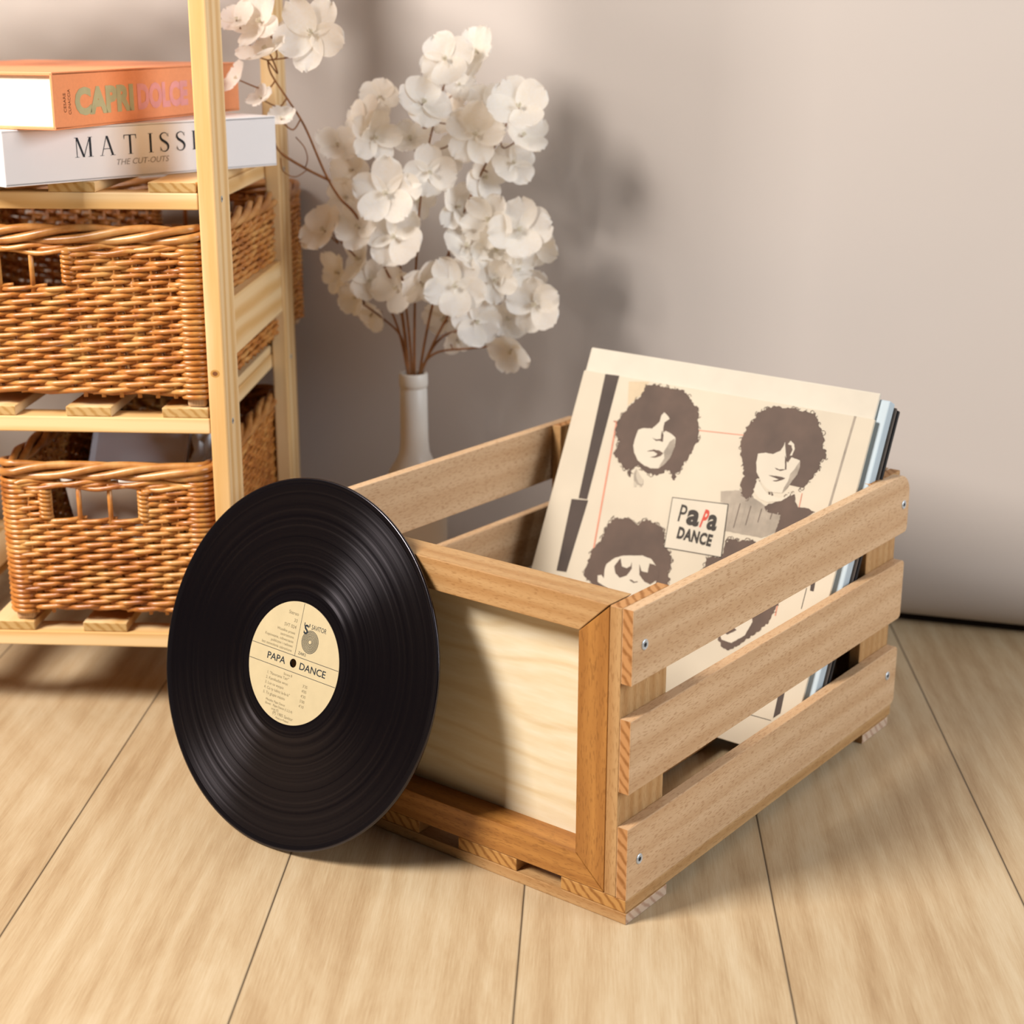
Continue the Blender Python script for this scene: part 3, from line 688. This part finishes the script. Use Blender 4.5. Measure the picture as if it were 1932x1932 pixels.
crumple('white_cloth', (-.384, 1.560, .196), .022, .030, .062, M['cloth'], 2, 'crumpled white cloth stuffed in the right end of the lower wicker basket', 'cloth')
crumple('brown_pouch', (-.500, 1.635, .178), .026, .040, .060, M['brown'], 6, 'dark brown cloth pouch at the back left of the lower wicker basket', 'pouch')

# ------------------------------------------------------------------ books
def serif(ch):
    """tall book serif letters as outline polygons in a unit-height box; returns polygons, width"""
    th, tn, sf = .125, .030, .022
    def vstem(x, w, y0=0, y1=1): return [(x-w/2, y0), (x+w/2, y0), (x+w/2, y1), (x-w/2, y1)]
    def ser(x, y, w): return [(x-w/2, y), (x+w/2, y), (x+w/2, y+sf), (x-w/2, y+sf)]
    def sl(x0, y0, x1, y1, w): return [(x0-w/2, y0), (x0+w/2, y0), (x1+w/2, y1), (x1-w/2, y1)]
    if ch == 'I': return [vstem(.16, th), ser(.16, 0, .30), ser(.16, 1-sf, .30)], .32
    if ch == 'T': return [vstem(.40, th), ser(.40, 0, .30), [(.02, 1-.04), (.78, 1-.04), (.78, 1), (.02, 1)], [(.02, .78), (.045, .78), (.07, .97), (.02, .97)], [(.78, .78), (.755, .78), (.73, .97), (.78, .97)]], .80
    if ch == 'A': return [sl(.08, 0, .40, 1, .04), sl(.74, 0, .42, 1, th), [(.19, .33), (.64, .33), (.64, .365), (.20, .365)], ser(.08, 0, .24), ser(.74, 0, .30)], .84
    if ch == 'M': return [vstem(.12, .04), vstem(.92, th), sl(.52, 0, .15, 1, th*.95), sl(.51, 0, .90, 1, .045), ser(.12, 0, .24), ser(.92, 0, .32), ser(.10, 1-sf, .20), ser(.92, 1-sf, .26)], 1.06
    if ch == 'E': return [vstem(.16, th), [(.04, 0), (.62, 0), (.62, .04), (.04, .04)], [(.04, .96), (.58, .96), (.58, 1), (.04, 1)], [(.2, .49), (.50, .49), (.50, .525), (.2, .525)], [(.62, .22), (.595, .22), (.56, .03), (.62, .03)], [(.58, .80), (.555, .80), (.53, .97), (.58, .97)], vstem(.485, .022, .40, .62)], .66
    if ch == 'S':
        pts = [(.53, .80), (.49, .93), (.36, .985), (.22, .965), (.10, .87), (.09, .74), (.17, .62), (.33, .52), (.47, .42), (.545, .29), (.52, .14), (.40, .035), (.26, .015), (.13, .06), (.06, .22)]
        ws = [.025, .035, .04, .05, .08, .115, .13, .135, .13, .115, .08, .05, .04, .035, .025]; out = []
        sm = []
        for i in range(len(pts)-1):
            for k in range(4):
                t_ = k/4; p0, p1, p2, p3 = (pts[max(i-1, 0)], pts[i], pts[i+1], pts[min(i+2, len(pts)-1)])
                cr = lambda a, b_, c, d: .5*((2*b_)+(-a+c)*t_+(2*a-5*b_+4*c-d)*t_*t_+(-a+3*b_-3*c+d)*t_**3)
                sm.append((cr(p0[0], p1[0], p2[0], p3[0]), cr(p0[1], p1[1], p2[1], p3[1]), ws[i]*(1-t_)+ws[i+1]*t_))
        L_, R_ = [], []
        for i, (x, y, w) in enumerate(sm):
            a = Vector(sm[min(i+1, len(sm)-1)][:2])-Vector(sm[max(i-1, 0)][:2]); nn = Vector((-a.y, a.x)).normalized(); L_.append((x+nn.x*w/2, y+nn.y*w/2)); R_.append((x-nn.x*w/2, y-nn.y*w/2))
        return [[L_[i], L_[i+1], R_[i+1], R_[i]] for i in range(len(sm)-1)]+[vstem(.555, .022, .76, .96), vstem(.055, .022, .05, .27)], .62
def book(corner, dx, dy, ln, dp, th, z, cover, label, name='book', text=None):
    root = empty(name, (corner[0], corner[1], z), math.atan2(dy, dx), label=label, cat='book', group='art books stacked on the upper shelf')
    b = MB(); c = .0028
    b.box(0, ln, 0, dp, 0, c, cover, bev=.0006); b.box(0, ln, 0, dp, th-c, th, cover, bev=.0006); b.box(0, ln, 0, c, 0, th, cover, bev=.0010)
    if text: text(b)
    b.build('cover', root)
    b = MB(); b.box(.004, ln-.004, c, dp-.004, c, th-c, M['pages'], bev=0)
    for k in range(9): 
        pass
    b.build('pages', root); return root
def sp_(k=.00022): return lambda x, y: (x, -k, y)
def matisse(b):
    xs = [.0690, .0965, .1235, .1450, .1630, .1805]; h = .0168
    for i, (ch, x) in enumerate(zip('MATISS', (.0690, .0948, .1192, .1450, .1572, .1752))):
        polys, w = serif(ch)
        for j, p in enumerate(polys): b.add([sp_(.0002+.00001*j)(x+u*h*1.02, .0205+v_*h) for u, v_ in p], [tuple(range(len(p)))], M['ink'])
    polys, w = serif('E')
    for j, p in enumerate(polys): b.add([sp_(.0002+.00001*j)(.1930+u*h, .0205+v_*h) for u, v_ in p], [tuple(range(len(p)))], M['ink'])
    b.text('THE CUT-OUTS', sp_(), M['grey_ink'], .0072, .1110, .0118, width=.056, shear=.25)
book((-.4930, 1.3420), .632, .775, .2925, .245, .0465, SL[3]+.0003, M['white_cover'], 'white hardback with MATISSE on its spine lying on the upper shelf slats', text=matisse)
def capri(b):
    b.text('CAPRI', sp_(), M['sage_ink'], .0288, .0304, .0118, bold=.0016, width=.0920)
    b.text('DOLCE', sp_(), M['pink_ink'], .0285, .1290, .0118, bold=.0016, width=.0890)
    b.text('VITA', sp_(), M['pink_ink'], .0285, .2240, .0118, bold=.0016, width=.0600)
    for s_, bx_, bz, w_ in (('CESARE', .0172, .0138, .0156), ('CUNACCIA', .0240, .0118, .0205)):
        b.text(s_, lambda x, y: (bx_-y, -.0002, bz+x), M['brown_ink'], .0052, 0, 0, width=w_)
z2 = SL[3]+.0003+.0465
book((-.4470, 1.3430), .272, .962, .3200, .245, .0465, z2+.0003, M['orange'], 'orange hardback with CAPRI DOLCE on its spine stacked on the white book', text=capri)

# ------------------------------------------------------------------ bottle vase
b = MB(); prof = [(0, 0), (.030, 0), (.0335, .003), (.0345, .010), (.0350, .080), (.0348, .140), (.0330, .158), (.0275, .172), (.0205, .183), (.0165, .192), (.0152, .204), (.0148, .230), (.0145, .2615), (.0139, .2625), (.0139, .2640), (.0152, .2650), (.0155, .2680), (.0154, .2780), (.0146, .2795), (.0125, .2795), (.0115, .2770), (.0112, .200), (0, .195)]
b.lathe(prof, M['ceramic'], 72); vase = b.build('bottle_vase', loc=(-.192, 1.68, .0003))
tag(vase, 'off white ceramic bottle vase standing on the floor behind the crate', 'vase')

# ------------------------------------------------------------------ branches of silk blossoms in the vase
def petal_mesh(seed, big):
    rnd = random.Random(seed); b = MB(); n = 4 if rnd.random() < .8 else 5; cup = rnd.uniform(.15, .55)
    for i in range(n):
        a = 2*PI*i/n+rnd.uniform(-.18, .18); lean = cup+rnd.uniform(-.35, .45); Lp = rnd.uniform(.86, 1.0); Wp = rnd.uniform(.46, .58)*(4.3/n); nu, nv = 10, 10; vs = []
        s1, s2 = rnd.uniform(0, 9), rnd.uniform(0, 9); curl = rnd.uniform(-.35, .12)
        for u_ in range(nu+1):
            u = u_/nu
            w = Wp*(math.sin(PI*min(1, .08+.70*u**.85))**.8)*(1 if u < .8 else math.sqrt(max(.0, 1-((u-.8)/.215)**2))*.96+.02)
            for v_ in range(nv+1):
                v = v_/nv*2-1
                rr_ = Lp*(u-.03*u*math.cos(v*5.5+s2)*max(0, u-.6)*2.5)
                z = lean*rr_**1.5*.75+curl*max(0, u-.55)**2*1.6-.16*(1-v*v)*w*(1-u)+.16*v*v*w+.045*math.sin(v*5+s1)*u*u+.03*math.sin(v*11+s2)*u**4
                x, y = rr_, w*v
                vs.append((x*math.cos(a)-y*math.sin(a), x*math.sin(a)+y*math.cos(a), z+.012*i))
        b.add(vs, [(p*(nv+1)+q, p*(nv+1)+q+1, (p+1)*(nv+1)+q+1, (p+1)*(nv+1)+q) for p in range(nu) for q in range(nv)], M['petal'], True)
    me = b.build('blossom'); m = me.data; bpy.data.objects.remove(me)
    b = MB()
    for i in range(7):
        a = i*.9; d = Vector((math.cos(a)*.07, math.sin(a)*.07, .20)) if i else Vector((0, 0, .22))
        b.tube([(0, 0, .02), d], .012, M['stamen'], 5); p = d
        b.tube([p-Vector((0, 0, .015)), p+Vector((0, 0, .02))], .026, M['stamen'], 6)
    o2 = b.build('stamens'); m2 = o2.data; bpy.data.objects.remove(o2)
    return m, m2
KINDS = [petal_mesh(20+i, 0) for i in range(9)]
BL = [(-0.271,1.575,0.628,0.069),(-0.318,1.575,0.637,0.064),(-0.314,1.575,0.611,0.059),(-0.342,1.575,0.639,0.037),(-0.349,1.6,0.585,0.038),(-0.327,1.6,0.567,0.027),(-0.308,1.6,0.547,0.03),(-0.153,1.669,0.603,0.065),(-0.122,1.688,0.608,0.054),(-0.176,1.657,0.559,0.062),(-0.143,1.706,0.576,0.04),(-0.223,1.698,0.564,0.04),(-0.238,1.68,0.544,0.048),(-0.266,1.678,0.516,0.048),(-0.227,1.671,0.525,0.054),(-0.193,1.698,0.521,0.052),(-0.149,1.705,0.547,0.046),(-0.124,1.669,0.529,0.065),(-0.113,1.689,0.554,0.054),(-0.079,1.656,0.556,0.062),(-0.077,1.674,0.527,0.054),(-0.086,1.689,0.499,0.052),(-0.117,1.687,0.485,0.054),(-0.152,1.716,0.506,0.041),(-0.215,1.661,0.47,0.07),(-0.172,1.668,0.492,0.054),(-0.253,1.693,0.491,0.049),(-0.261,1.7,0.462,0.046),(-0.207,1.655,0.427,0.067),(-0.186,1.68,0.463,0.048),(-0.282,1.679,0.429,0.054),(-0.244,1.663,0.435,0.056),(-0.247,1.693,0.398,0.055),(-0.273,1.706,0.381,0.046),(-0.238,1.686,0.377,0.051),(-0.254,1.699,0.356,0.04),(-0.239,1.712,0.337,0.044),(-0.145,1.682,0.455,0.054),(-0.11,1.676,0.445,0.063),(-0.078,1.67,0.434,0.065),(-0.062,1.685,0.416,0.051),(-0.134,1.667,0.415,0.059),(-0.104,1.678,0.412,0.057),(-0.083,1.678,0.394,0.054),(-0.181,1.66,0.38,0.059),(-0.143,1.649,0.378,0.067),(-0.16,1.699,0.337,0.049),(-0.124,1.661,0.34,0.056),(-0.105,1.666,0.382,0.054),(-0.062,1.674,0.356,0.06),(-0.092,1.683,0.34,0.049),(-0.087,1.681,0.306,0.054),(-0.147,1.704,0.311,0.04),(-0.208,1.68,0.372,0.051),(-0.072,1.705,0.374,0.049),(-0.141,1.706,0.529,0.035)]
VM = Vector((-.192, 1.68, .279))
STEMS = [  # (way points after the mouth, label)
 ([(-.187, 1.680, .40), (-.176, 1.676, .50), (-.150, 1.676, .597)], 'brown wired branch of white silk blossoms reaching the highest point above the vase'),
 ([(-.166, 1.683, .37), (-.128, 1.684, .47), (-.088, 1.684, .548)], 'branch of white silk blossoms rising to the upper right of the bouquet'),
 ([(-.152, 1.688, .345), (-.112, 1.688, .395), (-.075, 1.684, .430)], 'branch of white silk blossoms in the middle right of the bouquet'),
 ([(-.160, 1.690, .318), (-.110, 1.686, .330), (-.066, 1.684, .350)], 'low branch of white silk blossoms spreading right from the vase mouth'),
 ([(-.168, 1.688, .300), (-.130, 1.690, .305), (-.092, 1.686, .310)], 'lowest branch on the right, its last blossom drooping beside the vase neck'),
 ([(-.198, 1.676, .35), (-.205, 1.672, .41), (-.212, 1.670, .470)], 'branch with the large open white silk blossoms at the centre of the bouquet'),
 ([(-.208, 1.690, .37), (-.228, 1.694, .45), (-.250, 1.692, .520)], 'branch of cream silk blossoms on the upper left of the bouquet'),
 ([(-.212, 1.690, .335), (-.240, 1.694, .385), (-.275, 1.690, .425)], 'branch of cream silk blossoms sticking out left beside the shelf basket'),
 ([(-.206, 1.694, .315), (-.228, 1.702, .335), (-.252, 1.702, .352)], 'short low branch of cream silk blossoms left of the vase mouth'),
 ([(-.208, 1.684, .36), (-.243, 1.668, .440), (-.263, 1.660, .466), (-.274, 1.640, .493), (-.289, 1.620, .539), (-.302, 1.610, .564), (-.316, 1.600, .589), (-.318, 1.592, .603)], 'long branch with white blossoms bending far left over the shelf post'),
]
def smooth_path(pts, k=8):
    out = []; n = len(pts)
    for i in range(n-1):
        p0, p1, p2, p3 = (Vector(pts[max(i-1, 0)]), Vector(pts[i]), Vector(pts[i+1]), Vector(pts[min(i+2, n-1)]))
        for j in range(k):
            t_ = j/k; out.append(.5*((2*p1)+(-p0+p2)*t_+(2*p0-5*p1+4*p2-p3)*t_*t_+(-p0+3*p1-3*p2+p3)*t_**3))
    return out+[Vector(pts[-1])]
paths = []
for i, (w, lab) in enumerate(STEMS):
    a = 2*PI*i/len(STEMS); base = VM+Vector((.0060*math.cos(a), .0060*math.sin(a), -.045)); mouth = VM+Vector((.0075*(w[0][0]-VM.x)/.03, .0060*math.sin(a), .0))
    mouth.x = max(VM.x-.008, min(VM.x+.008, mouth.x)); paths.append(smooth_path([base, mouth]+w))
rnd = random.Random(12); per = [[] for _ in STEMS]
for x, y, z, sz in BL:
    p = Vector((x, y, z)); best = min(range(len(paths)), key=lambda i: min((p-q).length+(.02 if q.z > p.z+.01 else 0) for q in paths[i][10:]))
    if x < -.295 and z > .53: best = 9
    per[best].append((p, sz))
CEN = Vector((-.17, 1.70, .44))
for i, (w, lab) in enumerate(STEMS):
    b = MB(); path = paths[i]; nn = len(path); o0 = path[9]
    b.tube(path, [.0017-.0009*k/nn for k in range(nn)], M['stem'], 7)
    if i == 9:          # thick side shoot with a curled tendril
        b.tube(smooth_path([(-.2700, 1.648, .484), (-.292, 1.630, .498), (-.313, 1.612, .515), (-.3185, 1.606, .530)], 6), [.0014]*12+[.0010]*7, M['stem'], 7)
        b.tube(smooth_path([(-.290, 1.632, .4965), (-.300, 1.618, .4905), (-.3095, 1.606, .497), (-.3110, 1.602, .510)], 6), .0006, M['stem'], 5)
        b.tube(smooth_path([(-.292, 1.630, .498), (-.2875, 1.620, .508), (-.2885, 1.610, .520), (-.296, 1.606, .530)], 6), .0006, M['stem'], 5)
    items = []
    for p, sz in per[i]:
        out = (p-CEN); out.y *= .3; d = Vector((0, -1, .22))+out*4.2+Vector((rnd.uniform(-.8, .8), rnd.uniform(-.2, .45), rnd.uniform(-.6, .6)))
        if sz > .0645: d = Vector((rnd.uniform(-.2, .2), -1, .2))
        d.normalize(); back = p-d*sz*.10
        k = min(range(12, nn), key=lambda q: (path[q]-back).length+(.6*(path[q].z-back.z+.01) if path[q].z > back.z-.01 else 0)); st = path[k]
        mid = (st+back)/2-d*sz*.22-Vector((0, 0, .004)); tw = smooth_path([st, mid, back, p+d*.001], 5); b.tube(tw, .0008, M['stem'], 6); items.append((p, sz, d))
    root = b.build('flower_branch'); tag(root, lab, 'artificial flower', 'silk flower branches in the bottle vase')
    for p, sz, d in items:
        m, m2 = KINDS[rnd.randrange(len(KINDS))]; o = bpy.data.objects.new('blossom', m); C.objects.link(o); o.parent = root
        s = sz*rnd.uniform(.47, .55); ax = d.orthogonal().normalized(); q = d.cross(ax); o.matrix_local = Matrix.Translation(p) @ (Matrix((ax, q, d)).transposed().to_4x4()) @ Matrix.Rotation(rnd.uniform(0, 6.28), 4, 'Z') @ Matrix.Scale(s, 4)
        c = bpy.data.objects.new('stamens', m2); C.objects.link(c); c.parent = o

# ------------------------------------------------------------------ light: a warm window left in front, a paler one to the right
def area(name, loc, aim, size, power, col):
    l = bpy.data.lights.new(name, 'AREA'); l.shape = 'RECTANGLE'; l.size, l.size_y = size; l.energy = power; l.color = col
    o = bpy.data.objects.new(name, l); C.objects.link(o); o.location = loc; o.rotation_euler = (Vector(aim)-Vector(loc)).to_track_quat('-Z', 'Y').to_euler(); return o
TG = Vector((-.10, 1.25, .15)); KD = Vector((-.632, -.382, .674))
area('window_light_left', TG+KD*2.3, TG, (.62, .72), 99, (1, .925, .845))
area('window_light_right', (2.1, .35, 1.25), (.15, 1.4, .15), (1.3, 1.3), 50, (.88, .94, 1.0))
w = bpy.data.worlds.new('room'); bpy.context.scene.world = w; w.use_nodes = True
w.node_tree.nodes['Background'].inputs[0].default_value = (1, .84, .70, 1); w.node_tree.nodes['Background'].inputs[1].default_value = .06
s = bpy.context.scene; s.view_settings.view_transform = 'Standard'; s.view_settings.look = 'None'; s.view_settings.exposure = 0; s.view_settings.gamma = 1; s.view_settings.use_curve_mapping = False
